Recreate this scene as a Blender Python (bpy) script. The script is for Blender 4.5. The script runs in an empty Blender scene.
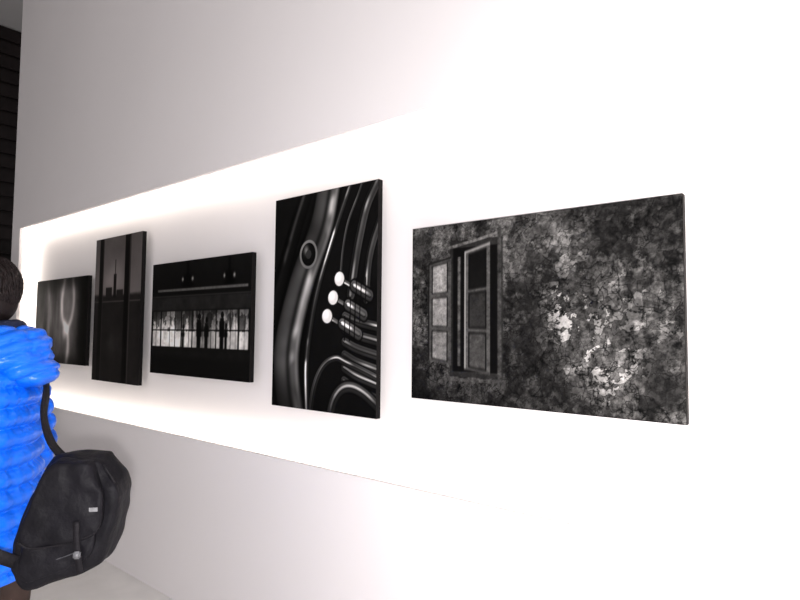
import bpy, bmesh, math, random
import numpy as np
from mathutils import Vector, Matrix, noise as mnoise

random.seed(7)
C = bpy.context.scene.collection
sc = bpy.context.scene
sc.view_settings.view_transform = 'Standard'
sc.view_settings.look = 'None'

# ------------------------------------------------------------------ materials
def mat(name, color, rough=0.6, spec=0.5, noise=None, bump=None, metallic=0.0, emit=None, sheen=0.0, coat=0.0):
    m = bpy.data.materials.new(name); m.use_nodes = True
    nt = m.node_tree; b = nt.nodes['Principled BSDF']
    b.inputs['Base Color'].default_value = (*color, 1)
    b.inputs['Roughness'].default_value = rough
    b.inputs['Specular IOR Level'].default_value = spec
    b.inputs['Metallic'].default_value = metallic
    b.inputs['Coat Weight'].default_value = coat
    b.inputs['Sheen Weight'].default_value = sheen
    tc = nt.nodes.new('ShaderNodeTexCoord')
    if noise:
        scale, amt = noise
        n = nt.nodes.new('ShaderNodeTexNoise'); n.inputs['Scale'].default_value = scale
        n.inputs['Detail'].default_value = 5
        r = nt.nodes.new('ShaderNodeValToRGB')
        c = color
        r.color_ramp.elements[0].position = .3; r.color_ramp.elements[1].position = .7
        r.color_ramp.elements[0].color = (*[x*(1-amt) for x in c], 1)
        r.color_ramp.elements[1].color = (*[min(1, x*(1+amt)) for x in c], 1)
        nt.links.new(tc.outputs['Object'], n.inputs['Vector'])
        nt.links.new(n.outputs['Fac'], r.inputs['Fac'])
        nt.links.new(r.outputs['Color'], b.inputs['Base Color'])
    if bump:
        scale, st, dist = bump
        n2 = nt.nodes.new('ShaderNodeTexNoise'); n2.inputs['Scale'].default_value = scale
        n2.inputs['Detail'].default_value = 4
        bp = nt.nodes.new('ShaderNodeBump'); bp.inputs['Strength'].default_value = st
        bp.inputs['Distance'].default_value = dist
        nt.links.new(tc.outputs['Object'], n2.inputs['Vector'])
        nt.links.new(n2.outputs['Fac'], bp.inputs['Height'])
        nt.links.new(bp.outputs['Normal'], b.inputs['Normal'])
    return m

M_wall = mat('white_wall_paint', (.80, .765, .770), .75, .2, noise=(1.3, .012), bump=(180, .08, .002))
M_floor = mat('pale_floor', (.74, .72, .70), .35, .4, noise=(6, .05))
M_ceil = mat('grey_ceiling', (.40, .39, .39), .8, .2, noise=(2, .05))
M_dark = mat('dark_stained_wood', (.010, .007, .007), .6, .15, noise=(5, .4))
M_edge = mat('black_print_edge', (.008, .007, .007), .6, .08, noise=(30, .2))
M_jacket = mat('blue_quilted_nylon', (.001, .120, .72), .38, .35, noise=(25, .10), bump=(26, .5, .012))
M_navy = mat('navy_lining', (.008, .012, .035), .7, .2, noise=(30, .2), bump=(90, .4, .004))
M_hair = mat('dark_hair', (.008, .005, .005), .55, .15, noise=(60, .5), bump=(120, .3, .003))
M_skin = mat('skin', (.62, .36, .26), .5, .4, noise=(12, .06))
M_trouser = mat('dark_brown_trousers', (.035, .022, .018), .85, .2, noise=(20, .2), bump=(70, .3, .004))
M_shoe = mat('black_shoe_leather', (.015, .014, .013), .4, .4, noise=(30, .2))
M_sole = mat('grey_shoe_sole', (.10, .095, .09), .7, .3, noise=(30, .2))
M_bag = mat('black_nylon_canvas', (.0055, .005, .007), .6, .12, noise=(14, .25), bump=(60, .5, .006))
M_bag2 = mat('black_webbing', (.008, .007, .009), .6, .14, noise=(80, .3), bump=(240, .5, .003))
M_zip = mat('zip_metal', (.08, .08, .09), .4, .4, noise=(90, .3), metallic=.6)
M_label = mat('grey_label', (.20, .20, .21), .6, .3, noise=(60, .3))
M_buckle = mat('grey_buckle', (.12, .12, .13), .35, .4, noise=(50, .2))
M_eyew = mat('eye_white', (.75, .73, .70), .25, .5, noise=(10, .02))
M_iris = mat('eye_iris', (.03, .018, .01), .2, .5, noise=(60, .3))
M_cleat = mat('grey_metal_cleat', (.25, .25, .25), .4, .5, noise=(20, .1), metallic=.7)

# ------------------------------------------------------------------ mesh helpers
def finish(name, bm, material, parent=None, smooth=True, loc=None):
    bmesh.ops.recalc_face_normals(bm, faces=bm.faces)
    me = bpy.data.meshes.new(name); bm.to_mesh(me); bm.free()
    if smooth:
        for p in me.polygons: p.use_smooth = True
    me.materials.append(material)
    o = bpy.data.objects.new(name, me); C.objects.link(o)
    if parent: o.parent = parent
    if loc: o.location = loc
    return o

def abox(bm, x0, x1, y0, y1, z0, z1):
    v = [bm.verts.new(p) for p in ((x0,y0,z0),(x1,y0,z0),(x1,y1,z0),(x0,y1,z0),(x0,y0,z1),(x1,y0,z1),(x1,y1,z1),(x0,y1,z1))]
    for f in ((0,3,2,1),(4,5,6,7),(0,1,5,4),(1,2,6,5),(2,3,7,6),(3,0,4,7)):
        bm.faces.new([v[i] for i in f])

def rings(bm, R, cap=True):
    rows = [[bm.verts.new(p) for p in r] for r in R]
    n = len(rows[0])
    for a, b in zip(rows, rows[1:]):
        for i in range(n):
            bm.faces.new((a[i], a[(i+1) % n], b[(i+1) % n], b[i]))
    if cap:
        bm.faces.new(rows[0][::-1]); bm.faces.new(rows[-1])

def ell(bm, c, r, seg=24, rot=None):
    m = Matrix.Translation(c)
    if rot is not None: m = m @ rot.to_4x4()
    m = m @ Matrix.Diagonal((*r, 1))
    bmesh.ops.create_uvsphere(bm, u_segments=seg, v_segments=seg//2+2, radius=1, matrix=m)

def cat(pts, n=8):
    P = [Vector(p) for p in pts]; P = [2*P[0]-P[1]] + P + [2*P[-1]-P[-2]]
    out = []
    for i in range(1, len(P)-2):
        for k in range(n):
            t = k/n; a, b, c, d = P[i-1:i+3]
            out.append(.5*((2*b)+(c-a)*t+(2*a-5*b+4*c-d)*t*t+(3*b-a-3*c+d)*t**3))
    out.append(P[-2]); return out

def lerp_list(vals, n):
    out = []
    for i in range(len(vals)-1):
        for k in range(n): out.append(vals[i]+(vals[i+1]-vals[i])*k/n)
    out.append(vals[-1]); return out

def tube(bm, pts, radii, seg=16, n=6, round_end=True, bulge=None):
    P = cat(pts, n); R = lerp_list(radii, n)
    rr = []; up = Vector((0.13, 0.21, 1)).normalized(); acc = 0
    for i, p in enumerate(P):
        T = (P[min(i+1, len(P)-1)]-P[max(i-1, 0)]).normalized()
        if i: acc += (p-P[i-1]).length
        if abs(T.dot(up)) > .97: up = Vector((1, 0.1, 0)).normalized()
        S = T.cross(up).normalized(); U = S.cross(T).normalized()
        up = U
        r = R[i]
        if bulge: r += bulge[1]*(abs(math.sin(math.pi*acc/bulge[0]))**.6)
        rr.append([p+S*r*math.cos(a)+U*r*math.sin(a) for a in [2*math.pi*k/seg for k in range(seg)]])
    rings(bm, rr)
    if round_end:
        ell(bm, P[0], (R[0],)*3, seg); ell(bm, P[-1], (R[-1],)*3, seg)

def ribbon(bm, pts, normals, w, th, n=8):
    P = cat(pts, n); N = cat(normals, n); rr = []
    for i, p in enumerate(P):
        T = (P[min(i+1, len(P)-1)]-P[max(i-1, 0)]).normalized()
        Bn = T.cross(N[i].normalized()).normalized(); Nn = Bn.cross(T).normalized()
        rr.append([p+Bn*w/2+Nn*th/2, p-Bn*w/2+Nn*th/2, p-Bn*w/2-Nn*th/2, p+Bn*w/2-Nn*th/2])
    rings(bm, rr)

def remesh(o, vox, smooth=0):
    m = o.modifiers.new('Remesh', 'REMESH'); m.mode = 'VOXEL'; m.voxel_size = vox; m.use_smooth_shade = True
    if smooth:
        s = o.modifiers.new('Smooth', 'SMOOTH'); s.iterations = smooth; s.factor = .5
    bpy.context.view_layer.update()
    dg = bpy.context.evaluated_depsgraph_get()
    me = bpy.data.meshes.new_from_object(o.evaluated_get(dg))
    mats = list(o.data.materials)
    o.modifiers.clear(); o.data = me
    me.materials.clear()
    for mm in mats: me.materials.append(mm)
    for p in me.polygons: p.use_smooth = True; p.material_index = 0

def empty(name, loc, label, category, rotz=0, group=None):
    e = bpy.data.objects.new(name, None); e.empty_display_size = .1
    e.location = loc; e.rotation_euler = (0, 0, rotz); C.objects.link(e)
    e['label'] = label; e['category'] = category
    if group: e['group'] = group
    return e

# ------------------------------------------------------------------ room
def struct(o): o['kind'] = 'structure'; return o
YF, YB = 1.82, 1.96
NX0, NX1, NZ0, NZ1 = -5.90, -.235, .93, 2.45
WX0, WX1, WH = -6.10, 3.2, 5.15
bm = bmesh.new()
abox(bm, WX0, WX1, YB, 2.15, 0, WH)                       # rear body
g = .05                                                   # cove behind the lip
abox(bm, WX0, WX1, YF+.02, YB, NZ1+g, WH)
abox(bm, WX0, WX1, YF+.02, YB, 0, NZ0-g)
abox(bm, WX0, NX0-g, YF+.02, YB, NZ0-g, NZ1+g)
abox(bm, NX1+g, WX1, YF+.02, YB, NZ0-g, NZ1+g)
abox(bm, WX0, WX1, YF, YF+.02, NZ1, WH)                   # front skin
abox(bm, WX0, WX1, YF, YF+.02, 0, NZ0)
abox(bm, WX0, NX0, YF, YF+.02, NZ0, NZ1)
abox(bm, NX1, WX1, YF, YF+.02, NZ0, NZ1)
struct(finish('wall_north', bm, M_wall, smooth=False))

bm = bmesh.new(); abox(bm, -9, WX1, -5, 6, -.1, 0)
struct(finish('floor', bm, M_floor, smooth=False))
bm = bmesh.new(); abox(bm, -9, WX1, -3.5, 6, WH, WH+.1)
struct(finish('ceiling', bm, M_ceil, smooth=False))
bm = bmesh.new(); abox(bm, -8.1, -7.9, -5, 6, 0, WH)
z = .05
while z < WH-.1:
    abox(bm, -7.9, -7.85, -5, 6, z, z+.13); z += .17
struct(finish('wall_west', bm, M_dark, smooth=False))

# ------------------------------------------------------------------ procedural picture content
rngT = np.random.RandomState(3).rand(8, 256, 256)
def vn(x, y, s=0):
    ix = np.floor(x).astype(int); iy = np.floor(y).astype(int)
    fx = x-ix; fy = y-iy; fx = fx*fx*(3-2*fx); fy = fy*fy*(3-2*fy)
    T = rngT[s % 8]; o = s*37
    g = lambda a, b: T[(a+o) % 256, (b+o*3) % 256]
    return (g(ix, iy)*(1-fx)+g(ix+1, iy)*fx)*(1-fy)+(g(ix, iy+1)*(1-fx)+g(ix+1, iy+1)*fx)*fy
def fbm(x, y, f, o=4, s=0, gain=.55):
    r = 0; a = 1; t = 0
    for k in range(o):
        r = r+a*vn(x*f, y*f, s+k); t += a; a *= gain; f *= 2.03
    return r/t
def worley(x, y, f, s=0):
    wx = x*f+.9*fbm(x, y, f*.6, 3, s+1); wy = y*f+.9*fbm(x+5, y+3, f*.6, 3, s+2)
    ix = np.floor(wx).astype(int); iy = np.floor(wy).astype(int)
    f1 = np.full(x.shape, 9.); f2 = np.full(x.shape, 9.); cid = np.zeros(x.shape)
    for dx in (-1, 0, 1):
        for dy in (-1, 0, 1):
            a, b = (ix+dx) % 256, (iy+dy) % 256
            px = ix+dx+rngT[s % 8][a, b]; py = iy+dy+rngT[(s+3) % 8][a, b]
            d = np.hypot(wx-px, wy-py); c = rngT[(s+5) % 8][a, b]
            n = d < f1
            f2 = np.where(n, f1, np.minimum(f2, d)); cid = np.where(n, c, cid); f1 = np.where(n, d, f1)
    return f1, f2-f1, cid
def sm(e0, e1, x):
    t = np.clip((x-e0)/(e1-e0), 0, 1); return t*t*(3-2*t)
def rect(u, v, u0, v0, u1, v1, e=.004):
    return sm(u0-e, u0+e, u)*(1-sm(u1-e, u1+e, u))*sm(v0-e, v0+e, v)*(1-sm(v1-e, v1+e, v))
def blob(u, v, cu, cv, ru, rv): return np.exp(-((u-cu)/ru)**2-((v-cv)/rv)**2)
def mix(a, b, m): return a*(1-m)+b*m
def cr2(pts, n=8): return [(p.x, p.y) for p in cat([(a, b, 0) for a, b in pts], n)]
def dline(x, y, pts):
    best = np.full(x.shape, 9.); side = np.zeros(x.shape)
    for (ax, ay), (bx, by) in zip(pts, pts[1:]):
        dx, dy = bx-ax, by-ay; L = dx*dx+dy*dy+1e-12
        t = np.clip(((x-ax)*dx+(y-ay)*dy)/L, 0, 1)
        px, py = x-ax-t*dx, y-ay-t*dy
        d = np.sqrt(px*px+py*py); s = np.sign(dx*py-dy*px)
        m = d < best; best = np.where(m, d, best); side = np.where(m, s, side)
    return best, side*best
def warp(u, k):
    return u/(k-(k-1)*u)

def art_window(u, v):
    x, y = u*1.5, v
    u = warp(u, 1.353)
    n1 = fbm(x, y, 3, 4, 1); n2 = fbm(x+3, y, 9, 5, 2, .7); n3 = fbm(x, y+5, 42, 4, 3, .8); st = fbm(x*3, y*.6, 6, 4, 5)
    _, e1, c1 = worley(x, y, 13, 1); _, e2, c2 = worley(x+2, y+1, 34, 2)
    G = .255+.22*(n1-.5)+.36*(n2-.5)+.50*(n3-.5)+.22*(st-.5)+.10*(c1-.5)+.10*(c2-.5)
    m = .8*blob(u, v, .66, .62, .17, .26)+.6*blob(u, v, .57, .42, .05, .12)+.4*blob(u, v, .76, .82, .07, .12)
    m2 = np.clip(m, 0, 1)+.40*blob(u, v, .93, .50, .12, .10)
    G = G+.10*m2
    G = G-.16*(1-sm(.0, .05, e1))*(.3+sm(.4, .6, n2))-.12*(1-sm(.0, .10, e2))*sm(.42, .58, n1+.1*m2)
    pe = .50*fbm(x+1.7, y+.3, 10, 5, 4, .75)+.26*c1+.16*c2+.08*n3
    th = .640-.11*np.clip(m, 0, 1)
    peel = sm(th-.005, th+.008, pe)
    G = mix(G, .60+.55*(n3-.5)+.08*m+.12*(c2-.5), peel*np.clip(m2*1.2+.10, 0, 1))
    edge = np.exp(-((pe-th+.010)/.007)**2)
    G = G-.38*edge*np.clip(m2+.40, 0, 1)
    dk = fbm(x+7, y+2, 5, 5, 6, .65)
    G = G*(1-.48*sm(.49, .58, dk)*(1-.6*np.clip(m, 0, 1)))
    crack = np.abs(fbm(x+2, y+9, 5, 5, 7, .6)-.5)
    G = G*(1-.8*np.exp(-(crack/.008)**2))
    crack = np.abs(fbm(x+6, y+1, 9, 4, 3, .6)-.5)
    G = G*(1-.5*np.exp(-(crack/.007)**2))
    G *= 1-.35*sm(.75, 1, v)*(1-sm(.6, .8, u))
    G *= 1-.35*blob(u, v, .42, .55, .07, .45)
    G *= 1-.40*sm(.60, 1., u)*(1-sm(.1, .45, v))
    G *= 1-.35*sm(.2, 0, u)*sm(.6, 1, v)
    G += .12*blob(u, v, .50, .14, .18, .14)+.10*blob(u, v, .05, .08, .08, .1)
    G = mix(G, .08+.12*n3, rect(u, v, .140, .10, .338, .86))
    G = mix(G, .015+.02*n3, rect(u, v, .152, .14, .318, .83))
    G = mix(G, .40*n3+.05, rect(u, v, .13, .865, .345, .885, .006))
    G = mix(G, .50*n3+.12, rect(u, v+.30*(u-.14), .130, .125, .330, .142))
    G = mix(G, .35*n3+.05, rect(u, v, .318, .05, .332, .86))
    def sash(G, u0, u1, t0, t1, b0, b1, fc, panes, edge):
        U = (u-u0)/(u1-u0); T = t0+(t1-t0)*U; B = b0+(b1-b0)*U; V = (v-T)/(B-T)
        m = rect(U, V, 0, 0, 1, 1, .02)
        G = mix(G, fc+.25*(n3-.5), m)
        G = mix(G, edge, rect(U, V, -.02, .0, .05, 1, .02)*m)
        G = mix(G, edge, rect(U, V, .0, -.01, 1, .015, .01)*m)
        for i, pc in enumerate(panes):
            a, b = .035+i*.325, .035+i*.325+.295
            pm = rect(U, V, .15, a, .86, b, .02)
            G = mix(G, pc+.9*(n3-.5)*pc+.08*(V-a), pm)
            G = mix(G, .03, pm*(1-rect(U, V, .20, a+.012, .81, b-.012, .02)))
        return G
    G = sash(G, .060, .145, .215, .185, .775, .80, .26, [.54, .52, .44], .06)
    G = sash(G, .195, .290, .165, .125, .815, .84, .30, [.04, .15, .24], .60)
    G = mix(G, .42*n3+.1, rect(u, v, .170, .19, .180, .80))
    return G

def art_brass(u, v):
    u = warp(u, 1.16)
    u = u/(1.16-.16*u)
    x, y = u*.667, v
    n = fbm(x, y, 6, 3, 2); big = fbm(x+3, y+1, 5, 3, 5)
    G = .02+.04*n
    def T(G, pts, r, base, hl, pos=.35, w=.28, hl2=0, sd=0):
        P = cr2([(a*.667, b) for a, b in pts]); d, s = dline(x, y, P); t = s/r
        val = base*np.sqrt(np.clip(1-t*t, 0, 1))+hl*np.exp(-((t-pos)/w)**2)*(.25+1.8*sm(.40, .66, fbm(x+sd, y+sd, 7, 2, 5)))
        val = val+hl2*np.exp(-((t+.72)/.14)**2)-.6*base*np.exp(-((t-pos-.38)/.16)**2)
        val = np.clip(val, .01, 1)*(.50+.9*big)
        G = mix(G, 0.01, 1-sm(r*1.0, r*1.35, d))
        return mix(G, val, 1-sm(r*.90, r*1.0, d))
    G = T(G, [(.30, -.05), (.18, .15), (.06, .4), (-.03, .62)], .035, .04, .08)
    G = T(G, [(.50, -.05), (.42, .16), (.27, .37), (.18, .55), (.125, .72), (.13, .88), (.18, 1.05)], .078, .28, .24, -.45, .22, .20)
    G = T(G, [(.72, -.03), (.60, .12), (.49, .28), (.39, .45), (.33, .62), (.295, .80), (.31, 1.03)], .017, .15, .48, .2, .30, 0, 1)
    G = T(G, [(1.0, .0), (.88, .10), (.81, .22), (.76, .34), (.72, .48)], .030, .20, .38, .2, .25, .1, 2)
    G = T(G, [(.84, -.02), (.77, .06), (.68, .16), (.63, .28), (.61, .40)], .010, .20, .50, sd=3)
    G = T(G, [(1.04, .16), (.95, .26), (.90, .36), (.88, .50)], .026, .20, .38, .2, .25, .1, 4)
    for i in range(6):
        G = T(G, [(.66, .575+.056*i), (.80, .600+.058*i), (1.05, .625+.060*i)], .022, .18, .36-.03*i, -.15, .22, .10, i)
    arcs = [((.33, 1.06), (.37, .90), (.45, .80), (.57, .76), (.70, .78), .016, .16, .45),
            ((.52, 1.06), (.55, .96), (.62, .90), (.72, .88), (.86, .90), .026, .20, .32)]
    for i, (a, b, c, d_, e_, r_, bs, hl) in enumerate(arcs):
        G = T(G, [a, b, c, d_, e_, (1.05, e_[1]+.06)], r_, bs, hl, -.2, .25, .12, 2*i)
    for cu, cv in ((.60, .410), (.54, .492), (.485, .574)):
        G = T(G, [(cu, cv), (cu+.20, cv+.055)], .012, .3, .5)
        G = T(G, [(cu+.15, cv+.034), (cu+.32, cv+.080)], .027, .26, .50, -.1, .25, .15, 7)
        for q in (.17, .22, .27):
            G = mix(G, .02, rect(u, v, cu+q, cv+.00, cu+q+.010, cv+.11, .004))
    for cu, cv in ((.60, .410), (.54, .492), (.485, .574)):
        d = np.hypot(x-cu*.667, y-cv)
        G = mix(G, .10, 1-sm(.036, .039, d))
        G = mix(G, 1-.12*sm(.010, .03, np.hypot(x-cu*.667+.008, y-cv+.008)), 1-sm(.030, .033, d))
    d = np.hypot(x-.30*.667, (y-.285)*.8)
    G = mix(G, .38*(.6+.8*n), 1-sm(.052, .056, d)); G = mix(G, .03, 1-sm(.042, .045, d))
    G = mix(G, .45, blob(x, y, .185, .265, .014, .022)); G = mix(G, .18, 1-sm(.016, .018, d))
    G *= 1-.35*sm(.80, 1, v)
    return G

def art_night(u, v):
    u = warp(u, 1.18)
    n = fbm(u*1.5, v, 14, 4, 1); f = fbm(u*1.5, v, 60, 3, 4)
    G = .04+.04*n*(1-sm(0, .25, v))
    G = mix(G, .24+.12*f, rect(u, v, .06, .240, .97, .262, .006))
    G = mix(G, .14, rect(u, v, .0, .30, 1, .312, .004))
    G = mix(G, .07+.08*n, rect(u, v, .0, .315, 1, .43, .01))
    for c in (.36, .78):                              # hanging lamps
        G = mix(G, .01, rect(u, v, c-.012, 0, c+.012, .20, .004))
        G = mix(G, .01, rect(u, v, c-.06, .12, c+.06, .23, .02))
        G = mix(G, .55, blob(u, v, c+.05, .16, .01, .02)+blob(u, v, c-.05, .16, .008, .02))
    band = rect(u, v, .02, .44, .98, .755, .006)
    env = .72+.22*blob(u, v, .22, .6, .2, .4)-.28*blob(u, v, .56, .6, .12, .5)+.10*blob(u, v, .82, .6, .12, .4)
    per = (u*19+.35*np.floor(u*7)) % 1
    B = env*(.62+.7*n)*(1-.65*(np.abs(per-.5) > .44))
    B = B*(1-.75*rect(u, v, 0, .60, 1, .612, .003))
    B = B*(.45+.55*sm(.44, .62, v+.1*(f-.5)))
    bush = sm(.47, .53, fbm(u*3, v, 9, 4, 6)+.35*(.56-v))
    B = B*(1-.55*bush*(v < .62))
    for c, w, h in ((.49, .022, .47), (.565, .018, .50), (.72, .022, .46), (.76, .014, .55), (.33, .012, .56)):
        B = mix(B, .02, rect(u, v, c-w, h+.045, c+w*.8, .76, .008))
        B = mix(B, .02, rect(u, v, c-w*1.3, h+.07, c+w*1.2, .66, .010))
        B = mix(B, .02, blob(u, v, c, h+.02, w*.8, .028) > .4)
    for c in (.10, .31, .42, .66, .88): B = mix(B, .03, rect(u, v, c-.006, .42, c+.006, .76, .002))
    G = mix(G, B, band)
    G = mix(G, .04, rect(u, v, -.1, .755, 1.1, 1.1, .006))
    G += .05*n*rect(u, v, 0, .77, 1, .84, .03)
    return G

def art_tower(u, v):
    n = fbm(u*.7, v, 10, 4, 3)
    G = .25+.06*sm(0, .4, v)+.05*n
    G = G+.10*blob(u, v, .42, .30, .22, .12)
    G = mix(G, .07+.05*n, sm(.40, .43, v+.02*n))
    G = mix(G, .20, rect(u, v, 0, .445, 1, .453, .002))
    G = mix(G, .04, rect(u, v, .10, -.1, .18, 1.1, .006))
    G = mix(G, .03, rect(u, v, .66, -.1, .76, 1.1, .006))
    G = mix(G, .17, rect(u, v, .76, -.1, .785, 1.1, .004))
    G = mix(G, .14, rect(u, v, .18, -.1, .195, 1.1, .004))
    G = mix(G, .05, rect(u, v, .43, .26, .49, .42, .006)); G = mix(G, .05, rect(u, v, .455, .16, .470, .3, .004))
    G = mix(G, .09, rect(u, v, .26, .35, .40, .42, .006)); G = mix(G, .10, rect(u, v, .50, .37, .64, .42, .006))
    G += .06*blob(u, v, .45, .75, .2, .06)*n
    return G

def art_glass(u, v):
    n = fbm(u*9, v*1.0, 1.5, 4, 2); n2 = fbm(u*1.5, v, 7, 4, 4)
    G = .06+.34*n*blob(u, v, .32, .45, .35, .6)+.10*n2
    G += .26*blob(u, v, .66, .42, .17, .5)
    x, y = u*1.5, v
    d, s = dline(x, y, cr2([(.86, .02), (.80, .25), (.84, .48), (.98, .60), (1.02, .80), (.98, 1.02)]))
    G += .38*np.exp(-(d/.045)**2)
    d, s = dline(x, y, cr2([(1.10, .02), (1.14, .25), (1.10, .45), (.99, .60)])); G += .30*np.exp(-(d/.04)**2)
    d, s = dline(x, y, cr2([(.36, .05), (.44, .4), (.34, .95)])); G += .18*np.exp(-(d/.06)**2)
    G += .40*blob(u, v, .61, .62, .04, .08)
    G *= (1-sm(.80, .93, u)*.88)*(1-.6*sm(.2, 0, v))*(1-.5*sm(.85, 1, v))
    return G

def picture(x0, x1, z0, z1, art, nu, label, tint=(1, 1, 1), gain=1.0):
    cx, cz = (x0+x1)/2, (z0+z1)/2; hw, hh = (x1-x0)/2, (z1-z0)/2
    yf, th = 1.888, .028
    e = empty('photographic_print', (cx, YB, z0), label, 'picture', group='black and white prints in the lit niche')
    bm = bmesh.new(); abox(bm, -hw, hw, yf-YB, yf+th-YB, 0, 2*hh)
    bmesh.ops.bevel(bm, geom=bm.edges[:], offset=.0012, segments=1, affect='EDGES')
    finish('panel', bm, M_edge, e, smooth=False)
    for zz in (2*hh*.8, 2*hh*.2):
        bm = bmesh.new(); abox(bm, -hw*.6, hw*.6, yf+th-YB, -.001, zz-.02, zz+.02)
        finish('hanging_rail', bm, M_cleat, e, smooth=False)
    nv = int(nu*hh/hw)
    U, V = np.meshgrid(np.linspace(0, 1, nu+1), np.linspace(0, 1, nv+1))
    G = np.clip(art(U, V), .004, 1)
    lin = np.where(G <= .04045, G/12.92, ((G+.055)/1.055)**2.4)*gain
    ins = .0015
    co = np.stack([(U-.5)*2*(hw-ins), np.full(U.shape, yf-YB-.0008), ins+(1-V)*2*(hh-ins)], -1).reshape(-1, 3)
    idx = np.arange((nu+1)*(nv+1)).reshape(nv+1, nu+1)
    F = np.stack([idx[1:, :-1], idx[1:, 1:], idx[:-1, 1:], idx[:-1, :-1]], -1).reshape(-1, 4)
    me = bpy.data.meshes.new('printed_image'); me.from_pydata(co.tolist(), [], F.tolist())
    ca = me.color_attributes.new('tone', 'FLOAT_COLOR', 'POINT')
    col = np.ones((co.shape[0], 4), np.float32)
    for k in range(3): col[:, k] = np.clip(lin.reshape(-1)*tint[k], 0, .9)
    ca.data.foreach_set('color', col.reshape(-1))
    m = bpy.data.materials.new('matte_photo_print'); m.use_nodes = True; nt = m.node_tree
    b = nt.nodes['Principled BSDF']; b.inputs['Roughness'].default_value = .5; b.inputs['Specular IOR Level'].default_value = .06
    a = nt.nodes.new('ShaderNodeVertexColor'); a.layer_name = 'tone'
    nt.links.new(a.outputs['Color'], b.inputs['Base Color'])
    me.materials.append(m)
    o = bpy.data.objects.new('printed_image', me); C.objects.link(o); o.parent = e

picture(-1.470, -.425, 1.277, 1.980, art_window, 520, 'black and white print of a crumbling plaster wall with open window', (1, .96, .93), .88)
picture(-2.375, -1.662, 1.170, 2.226, art_brass, 280, 'tall black and white print of brass instrument with white valve buttons', (1, .97, .95), 1.0)
picture(-3.624, -2.565, 1.271, 1.973, art_night, 300, 'wide dark print of a bright window band behind silhouettes', (1, .96, .93), 1.25)
picture(-4.482, -3.778, 1.175, 2.215, art_tower, 140, 'tall very dark print of a distant tower between posts', (1, .88, .86), 1.5)
picture(-5.630, -4.600, 1.270, 1.960, art_glass, 180, 'wide dark print of blurred pale glass shapes beside a hooded visitor', (1, .92, .90), 1.5)

# ------------------------------------------------------------------ person  (local: +X left side, +Y back, +Z up)
PL = Vector((-2.215, .617, 0)); PR = math.radians(-40.9)
person = empty('person', PL, 'person in bright blue hooded puffer jacket with black shoulder bag', 'person', PR)

bm = bmesh.new()
HY = -.040
ell(bm, (0, HY+.005, 1.685), (.074, .092, .090), 32)
ell(bm, (0, HY-.035, 1.62), (.056, .060, .066), 28)
ell(bm, (0, HY-.070, 1.572), (.028, .026, .022), 18)
ell(bm, (0, HY-.055, 1.655), (.060, .040, .05), 20)
ell(bm, (0, HY-.080, 1.695), (.052, .018, .012), 18)             # brow
tube(bm, [(0, HY-.088, 1.675), (0, HY-.104, 1.645), (0, HY-.110, 1.634)], [.008, .011, .013], 10)
ell(bm, (.012, HY-.098, 1.630), (.009, .010, .008), 10); ell(bm, (-.012, HY-.098, 1.630), (.009, .010, .008), 10)
ell(bm, (0, HY-.090, 1.606), (.023, .010, .006), 14); ell(bm, (0, HY-.088, 1.597), (.019, .010, .007), 14)
for s in (1, -1):
    ell(bm, (s*.040, HY-.070, 1.640), (.020, .018, .018), 14)     # cheek
    ell(bm, (s*.078, HY+.005, 1.655), (.010, .020, .032), 16, Matrix.Rotation(.25*s, 3, 'Z'))
tube(bm, [(0, .0, 1.40), (0, -.03, 1.50), (0, HY+.01, 1.62)], [.07, .058, .055], 20)
ell(bm, (0, 0, 1.33), (.17, .10, .14)); ell(bm, (0, 0, 1.12), (.14, .10, .20)); ell(bm, (0, .01, .95), (.16, .11, .13))
def limb(pts, rad): tube(bm, pts, rad, 16)
ARM = {1: [(.185, .0, 1.405), (.225, .055, 1.13), (.20, -.16, 1.06)],
       -1: [(-.185, .0, 1.405), (-.245, .03, 1.12), (-.235, -.06, .875)]}
LEG = {1: [(.095, .0, .90), (.105, -.03, .50), (.115, .03, .09)],
       -1: [(-.095, .0, .90), (-.105, .0, .50), (-.115, .07, .09)]}
for s in (1, -1):
    limb([(0.6*ARM[s][0][0], 0, 1.41)]+ARM[s][:2], [.06, .055, .040]); limb(ARM[s][1:], [.040, .027])
    limb(LEG[s][:2], [.085, .055]); limb(LEG[s][1:], [.053, .036])
    ell(bm, (LEG[s][2][0], LEG[s][2][1]-.05, .05), (.04, .10, .035))
def hand(w, d, nrm, side):
    w, d, nrm, side = Vector(w), Vector(d).normalized(), Vector(nrm), Vector(side)
    side = (side-d*side.dot(d)).normalized(); nrm = d.cross(side).normalized()*(1 if d.cross(side).dot(nrm) > 0 else -1)
    R = Matrix((side, d, nrm)).transposed()
    ell(bm, w+d*.045, (.038, .052, .015), 18, R)
    tube(bm, [w-d*.02, w+d*.02], [.025, .026], 12)
    for off, L in ((.027, .072), (.009, .080), (-.009, .075), (-.027, .058)):
        b = w+d*.082+side*off; p1 = b+(d*.9+nrm*.25).normalized()*L*.42
        p2 = p1+(d*.6+nrm*.8).normalized()*L*.32; p3 = p2+(d*.25+nrm).normalized()*L*.26
        tube(bm, [b-d*.02, b, p1, p2, p3], [.010, .0098, .009, .0082, .0072], 10, 4)
    b = w+d*.02+side*.026
    tube(bm, [b, b+side*.026+d*.022+nrm*.008, b+side*.034+d*.050+nrm*.018, b+side*.030+d*.072+nrm*.026], [.014, .0115, .010, .0085], 10, 4)
hand(ARM[1][2], (-.15, -1, .02), (-1, 0, 0), (0, 0, 1))
hand(ARM[-1][2], (.05, -.18, -1), (1, 0, 0), (0, -1, 0))
body = finish('body', bm, M_skin, person); remesh(body, .0055, 2)

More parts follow.
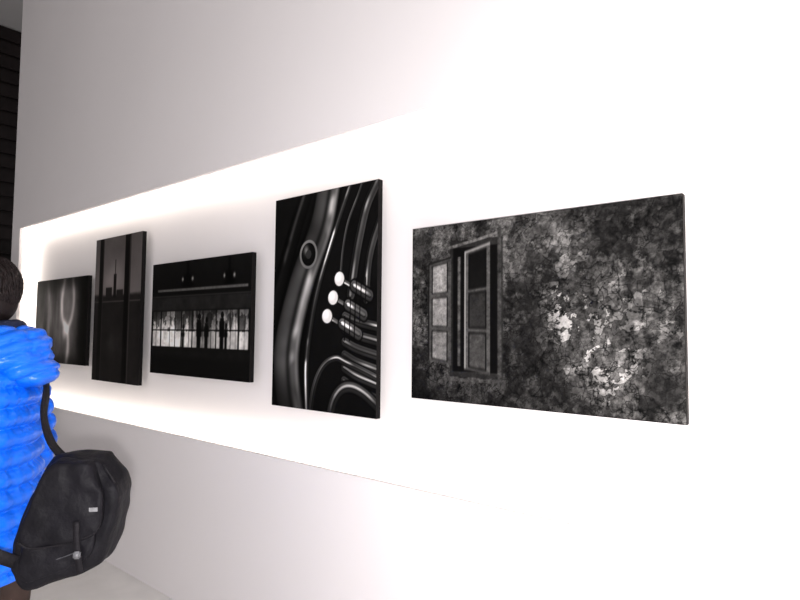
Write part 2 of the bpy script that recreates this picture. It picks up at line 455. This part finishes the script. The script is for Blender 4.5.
for s in (1, -1):
    bm = bmesh.new(); ell(bm, (s*.031, HY-.080, 1.668), (.0125, .0125, .0110), 16); finish('eye', bm, M_eyew, person)
    bm = bmesh.new(); ell(bm, (s*.031, HY-.0895, 1.668), (.0055, .0045, .0055), 12); finish('iris', bm, M_iris, person)

# hair
bm = bmesh.new()
ell(bm, (0, HY+.018, 1.702), (.086, .094, .086), 48)
ell(bm, (0, HY+.050, 1.635), (.068, .056, .074), 36)
for s in (1, -1): ell(bm, (s*.072, HY+.01, 1.69), (.014, .05, .045), 20)
for v in bm.verts:
    n = mnoise.noise(v.co*16)*.003
    v.co += (v.co-Vector((0, HY, 1.68))).normalized()*n
for i in range(1100):
    th = random.uniform(0, 2*math.pi); ph = random.uniform(-.75, 1)
    dv = Vector((math.cos(th)*math.sqrt(1-ph*ph), math.sin(th)*math.sqrt(1-ph*ph), ph))
    if dv.y < -.35 and dv.z < .55: continue
    if dv.y < .2 and dv.z < -.4: continue
    p = Vector((0, HY+.018, 1.696))+Vector((dv.x*.085, dv.y*.093+max(0, -dv.z)*.03, dv.z*.088))
    dn = Vector((dv.x*.3+random.uniform(-.15, .15), dv.y*.3+.20+random.uniform(-.15, .15), -1 if dv.z < .6 else -.2))
    dn = (dn-dv*dn.dot(dv)).normalized()
    L = random.uniform(.035, .060)
    tube(bm, [p, p+dn*L*.5+dv*.003, p+dn*L+dv*random.uniform(-.018, -.004)], [.0032, .0028, .0006], 5, 3, False)
bmesh.ops.delete(bm, geom=[v for v in bm.verts if v.co.y < HY-.062 and v.co.z < 1.715], context='VERTS')
finish('hair', bm, M_hair, person)

# trousers
bm = bmesh.new()
ell(bm, (0, .012, .90), (.185, .135, .13))
for s in (1, -1):
    tube(bm, [LEG[s][0], tuple((Vector(LEG[s][0])+Vector(LEG[s][1]))/2+Vector((0, .01, 0))), LEG[s][1]], [.115, .098, .082], 24)
    tube(bm, [LEG[s][1], tuple((Vector(LEG[s][1])+Vector(LEG[s][2]))/2+Vector((0, .01, 0))), (LEG[s][2][0], LEG[s][2][1], .10)], [.082, .075, .068], 24, round_end=False)
for v in bm.verts: v.co.y += .006*mnoise.noise(v.co*9); v.co.x += .006*mnoise.noise(v.co*11+Vector((5, 0, 0)))
tr = finish('trousers', bm, M_trouser, person); remesh(tr, .008, 3)
for s in (1, -1):
    x, y = LEG[s][2][0], LEG[s][2][1]
    bm = bmesh.new()
    rr = []
    for k in range(15):
        t = k/14; yy = y+.075-.29*t
        w = .040*(1-(2*t-1)**6*.75)*(1+.15*math.sin(math.pi*t)); h = .085*(1-t)**.6*.9+.035+.02*(1-t)
        if k in (0, 14): w *= .5; h *= .8
        rr.append([Vector((x+w*math.cos(a), yy, max(.016, .02+(h)*(.5+.5*math.sin(a))))) for a in [2*math.pi*j/20 for j in range(20)]])
    rings(bm, rr); sh = finish('shoe', bm, M_shoe, person)
    bm = bmesh.new(); rr = []
    for zz, gsc in ((0, .97), (.022, 1.0)):
        rr.append([Vector((x+.048*gsc*math.copysign(abs(math.cos(a))**.8, math.cos(a)), y-.07+.150*gsc*math.sin(a), zz)) for a in [2*math.pi*j/36 for j in range(36)]])
    rings(bm, rr); finish('sole', bm, M_sole, sh, smooth=False)

# quilted jacket
def prof(z):
    T = [(.775, .190, .128, .000), (.80, .207, .143, .000), (.95, .195, .133, .000), (1.10, .193, .125, -.005), (1.24, .200, .123, -.008),
         (1.36, .195, .115, -.006), (1.43, .145, .102, -.010), (1.48, .096, .086, -.02), (1.535, .080, .080, -.035), (1.56, .075, .078, -.04)]
    for a, b in zip(T, T[1:]):
        if z <= b[0]:
            t = (z-a[0])/(b[0]-a[0]); t = max(0, t); return [a[i]+(b[i]-a[i])*t for i in (1, 2, 3)]
    return T[-1][1:]
def quilt(z, a, sp=.062, amp=.030):
    zz = z+.006*mnoise.noise(Vector((math.cos(a)*1.5, math.sin(a)*1.5, z*4)))
    ph = abs(math.sin(math.pi*zz/sp)); s = ph**.55
    near = 1-ph                                     # wrinkles gather at the seams
    w = mnoise.noise(Vector((a*6, z*7, 1)))*.005 + near*mnoise.noise(Vector((a*22, zz*8, 4)))*.010
    return amp*s+w
bm = bmesh.new(); rr = []
z = .775
while z < 1.56:
    rx, ry, cy = prof(z); row = []
    for k in range(180):
        a = 2*math.pi*k/180; q = quilt(z, a)
        row.append(Vector(((rx+q)*math.cos(a), cy+(ry+q)*math.sin(a), z)))
    rr.append(row); z += .004
rings(bm, rr)
def sleeve(pts, rad):
    P = cat(pts, 40); R = lerp_list(rad, 40); rows = []; acc = 0; up = Vector((0, 1, .1))
    for i, p in enumerate(P):
        T = (P[min(i+1, len(P)-1)]-P[max(i-1, 0)]).normalized()
        if i: acc += (p-P[i-1]).length
        S = T.cross(up).normalized(); U = S.cross(T).normalized(); up = U
        rows.append([p+(S*math.cos(a)+U*math.sin(a))*(R[i]+quilt(acc, a, .056, .024)) for a in [2*math.pi*k/70 for k in range(70)]])
    rings(bm, rows)
sleeve([(.10, .0, 1.37), (.175, .0, 1.355), (.210, .02, 1.25), (.222, .035, 1.12), (.215, -.05, 1.07), (.205, -.13, 1.063)], [.073, .070, .062, .057, .050, .040])
sleeve([(-.10, .0, 1.37), (-.175, .005, 1.355), (-.225, .02, 1.25), (-.245, .03, 1.12), (-.242, -.01, 1.0), (-.237, -.045, .915)], [.073, .070, .062, .057, .050, .040])
jk = finish('jacket', bm, M_jacket, person); remesh(jk, .0042, 0)

# hood lying bunched on the back
bm = bmesh.new()
hp = cat([(.085, -.095, 1.47), (.118, -.03, 1.485), (.098, .060, 1.480), (.0, .100, 1.478), (-.098, .060, 1.480), (-.118, -.03, 1.485), (-.085, -.095, 1.47)], 20)
rows = []
for i, p in enumerate(hp):
    T = (hp[min(i+1, len(hp)-1)]-hp[max(i-1, 0)]).normalized(); S = T.cross(Vector((0, 0, 1))).normalized(); U = S.cross(T)
    t = i/(len(hp)-1); R = .024+.034*math.sin(math.pi*t)**.7+.012*abs(math.sin(t*math.pi*7))**.5
    rows.append([p+S*math.cos(a)*R+U*math.sin(a)*R*(1.1+.08*mnoise.noise(Vector((t*9, a, 0)))) for a in [2*math.pi*k/60 for k in range(60)]])
rings(bm, rows)
ell(bm, (0, .110, 1.425), (.120, .070, .066), 80); ell(bm, (0, .137, 1.41), (.085, .058, .050), 60)
for v in bm.verts:
    d = (v.co-Vector((0, .0, 1.45))).normalized()
    zz = v.co.z-.5*v.co.y+.010*mnoise.noise(v.co*7)
    ph = abs(math.sin(zz*math.pi/.044))
    v.co += d*(.020*math.sqrt(ph)+.005*mnoise.noise(v.co*24)-.012)
hd = finish('hood', bm, M_jacket, person); remesh(hd, .004, 0)
hd['label'] = 'bunched quilted blue hood'
bm = bmesh.new()
tube(bm, [(.065, -.10, 1.50), (.084, -.03, 1.535), (.068, .045, 1.550), (0, .070, 1.555), (-.068, .045, 1.550), (-.084, -.03, 1.535), (-.065, -.10, 1.50)], [.014, .018, .022, .024, .022, .018, .014], 14, 8)
co = finish('collar', bm, M_navy, person); co['label'] = 'dark navy inner collar'

# ------------------------------------------------------------------ shoulder bag  (local: +X toward the wearer's back, -Y outward, +Z up)
BC = Vector((.225, .352, .998))                       # centre in wearer's frame
Rz = Matrix.Rotation(PR, 4, 'Z')
BW = PL+(Rz @ BC)
BAGROT = PR+math.pi/2
bag = empty('messenger_bag', (BW.x, BW.y, .0+BC.z-.22), 'black nylon messenger bag with flap and webbing strap at the hip', 'bag', BAGROT)
def toB(p):   # wearer frame -> bag frame
    return Vector((p[1]-BC.y, -(p[0]-BC.x), p[2]-(BC.z-.22)))
sc_px = .87/338.
def outl(pts): return [Vector(((x-77)*sc_px, 0, (518-y)*sc_px+.22)) for x, y in pts]
def soft(bm, outline, prof_, sub=3):
    O = cat(outline+[outline[0]], 8)[:-1]
    c = sum(O, Vector())/len(O); rows = []
    for (ya, sa), (yb, sb) in zip(prof_, prof_[1:]):
        for k in range(4):
            t = k/4; y = ya+(yb-ya)*t; s = sa+(sb-sa)*t
            rows.append([c+(p-c)*s+Vector((0, y, 0)) for p in O])
    y, s = prof_[-1]; rows.append([c+(p-c)*s+Vector((0, y, 0)) for p in O])
    for s in (.35, .18): rows.append([c+(p-c)*s+Vector((0, y, 0)) for p in O])
    for row in rows:
        for i, p in enumerate(row):
            fold = abs(mnoise.noise(Vector((p.x*9+p.z*6, p.y*9, p.z*11-p.x*5))))
            p += Vector((mnoise.noise(p*16), mnoise.noise(p*18+Vector((3, 1, 0)))+fold*1.6, mnoise.noise(p*15+Vector((0, 7, 0)))))*.009
    rings(bm, rows)
main = [(52,455),(60,448),(80,446),(101,448),(110,452),(122,468),(130,484),(131,494),(126,520),(118,550),(112,562),(98,570),(70,580),(45,588),(34,587),(25,574),(20,558),(22,538),(30,510),(42,478)]
bm = bmesh.new()
soft(bm, outl(main), [(.060, .75), (.066, .92), (.062, .97), (.050, 1.0), (.0, 1.02), (-.050, 1.0), (-.068, .97), (-.076, .90), (-.078, .65)])
finish('bag_body', bm, M_bag, bag)
pocket = [(42,520),(70,522),(104,508),(108,530),(102,552),(80,562),(56,570),(42,573),(33,566),(31,545)]
bm = bmesh.new()
soft(bm, outl(pocket), [(-.060, 1.0), (-.080, 1.0), (-.090, .96), (-.094, .88), (-.095, .6)])
finish('front_pocket', bm, M_bag, bag)
flap = [(54,458),(62,450),(80,448),(98,449),(106,457),(114,478),(116,500),(113,520),(104,528),(86,534),(62,538),(44,538),(34,532),(35,514),(46,478)]
bm = bmesh.new()
soft(bm, outl(flap), [(-.060, 1.02), (-.084, 1.01), (-.098, .98), (-.103, .92), (-.104, .60)])
finish('flap', bm, M_bag, bag)
def line(pts, y, r, name, m):
    bm = bmesh.new(); P = outl(pts)
    for p in P: p.y = y
    tube(bm, P, [r]*len(P), 8, 6); return finish(name, bm, m, bag)
line([(34,531),(44,537),(62,537),(86,533),(104,527),(113,519)], -.096, .0032, 'flap_piping', M_bag2)
line([(44,548),(60,553),(84,547),(101,538)], -.090, .0016, 'zipper', M_zip)
line([(112,456),(124,478),(124,505),(112,552)], -.060, .0035, 'gusset_piping', M_bag2)
bm = bmesh.new(); P = outl([(108,499)])[0]
abox(bm, P.x-.012, P.x+.010, -.104, -.090, P.z-.005, P.z+.006); lb = finish('label_patch', bm, M_label, bag, smooth=False)
bm = bmesh.new(); Q = outl([(92,510),(93,530),(95,550),(96,566)])
for p in Q: p.y = -.110
Q[2].y = -.106; Q[3].y = -.096
ribbon(bm, Q, [(0, -1, 0)]*4, .016, .004, 5); finish('closure_strap', bm, M_bag2, bag)
bm = bmesh.new(); P = outl([(94,545)])[0]; abox(bm, P.x-.009, P.x+.009, -.116, -.102, P.z-.010, P.z+.010)
bmesh.ops.bevel(bm, geom=bm.edges[:], offset=.003, segments=2, affect='EDGES'); finish('buckle', bm, M_buckle, bag)
# shoulder strap: bag rear top -> back -> far shoulder -> chest -> near hip -> bag front lower corner
sp = [(.21, .31, 1.165), (.17, .255, 1.21), (.10, .205, 1.28), (.0, .170, 1.35), (-.08, .12, 1.43), (-.115, .02, 1.465), (-.10, -.09, 1.42),
      (-.02, -.185, 1.33), (.10, -.195, 1.22), (.20, -.12, 1.13), (.305, .0, 1.06), (.325, .085, .99), (.325, .18, .94), (.29, .23, .90)]
nn = [(.3, .6, .5), (.3, 1, .5), (.1, 1, .3), (-.1, 1, .4), (-.3, .6, .8), (-.2, 0, 1), (-.2, -.7, .7), (0, -1, .2), (.5, -.9, .1), (.9, -.5, .2), (1, 0, .1), (1, .1, .1), (1, .1, 0), (1, .1, 0)]
bm = bmesh.new()
ribbon(bm, [toB(p) for p in sp], [Vector((n[1], -n[0], n[2])) for n in nn], .036, .004, 8)
finish('shoulder_strap', bm, M_bag2, bag)

# ------------------------------------------------------------------ lights
mx = (NX0+NX1)/2; L = NX1-NX0; warm = (1, .93, .82)
yl = YF+.032
def strip(name, loc, vec, length, along, e):
    l = bpy.data.lights.new(name, 'AREA'); l.shape = 'RECTANGLE'; l.size = length; l.size_y = .02; l.energy = e; l.color = warm
    o = bpy.data.objects.new(name, l); C.objects.link(o)
    zax = -Vector(vec).normalized(); xax = Vector(along).normalized(); yax = zax.cross(xax)
    o.matrix_world = Matrix.Translation(loc) @ Matrix((xax, yax, zax)).transposed().to_4x4()
strip('cove_light_top', (mx, yl, NZ1+.025), (0, 1, -.25), L, (1, 0, 0), 9)
strip('cove_light_bottom', (mx, yl, NZ0-.025), (0, 1, .25), L, (1, 0, 0), 8)
strip('cove_light_side', (NX0-.025, yl, (NZ0+NZ1)/2), (.5, 1, 0), NZ1-NZ0, (0, 0, 1), 3)
strip('cove_light_side', (NX1+.025, yl, (NZ0+NZ1)/2), (-.5, 1, 0), NZ1-NZ0, (0, 0, 1), 3)
fl = bpy.data.lights.new('camera_flash', 'POINT'); fl.energy = 265; fl.color = (1, .97, .97); fl.shadow_soft_size = .03
fo = bpy.data.objects.new('camera_flash', fl); C.objects.link(fo); fo.location = (.03, -.03, 1.48)
w = bpy.data.worlds.new('hall'); sc.world = w; w.use_nodes = True
w.node_tree.nodes['Background'].inputs[0].default_value = (1, .965, .965, 1)
w.node_tree.nodes['Background'].inputs[1].default_value = .62

# ------------------------------------------------------------------ camera
cd = bpy.data.cameras.new('camera'); cd.sensor_width = 36; cd.lens = 574.1*36/800; cd.clip_start = .01
cam = bpy.data.objects.new('camera', cd); C.objects.link(cam)
yaw, pitch, roll = math.radians(39.107), math.radians(3.176), math.radians(.511)
cy, sy = math.cos(yaw), math.sin(yaw)
fw = Vector((-sy*math.cos(pitch), cy*math.cos(pitch), math.sin(pitch)))
r = Vector((cy, sy, 0)); u = r.cross(fw)
r2 = r*math.cos(roll)+u*math.sin(roll); u2 = -r*math.sin(roll)+u*math.cos(roll)
cam.matrix_world = Matrix.Translation((0, 0, 1.549)) @ Matrix((r2, u2, -fw)).transposed().to_4x4()
sc.camera = cam
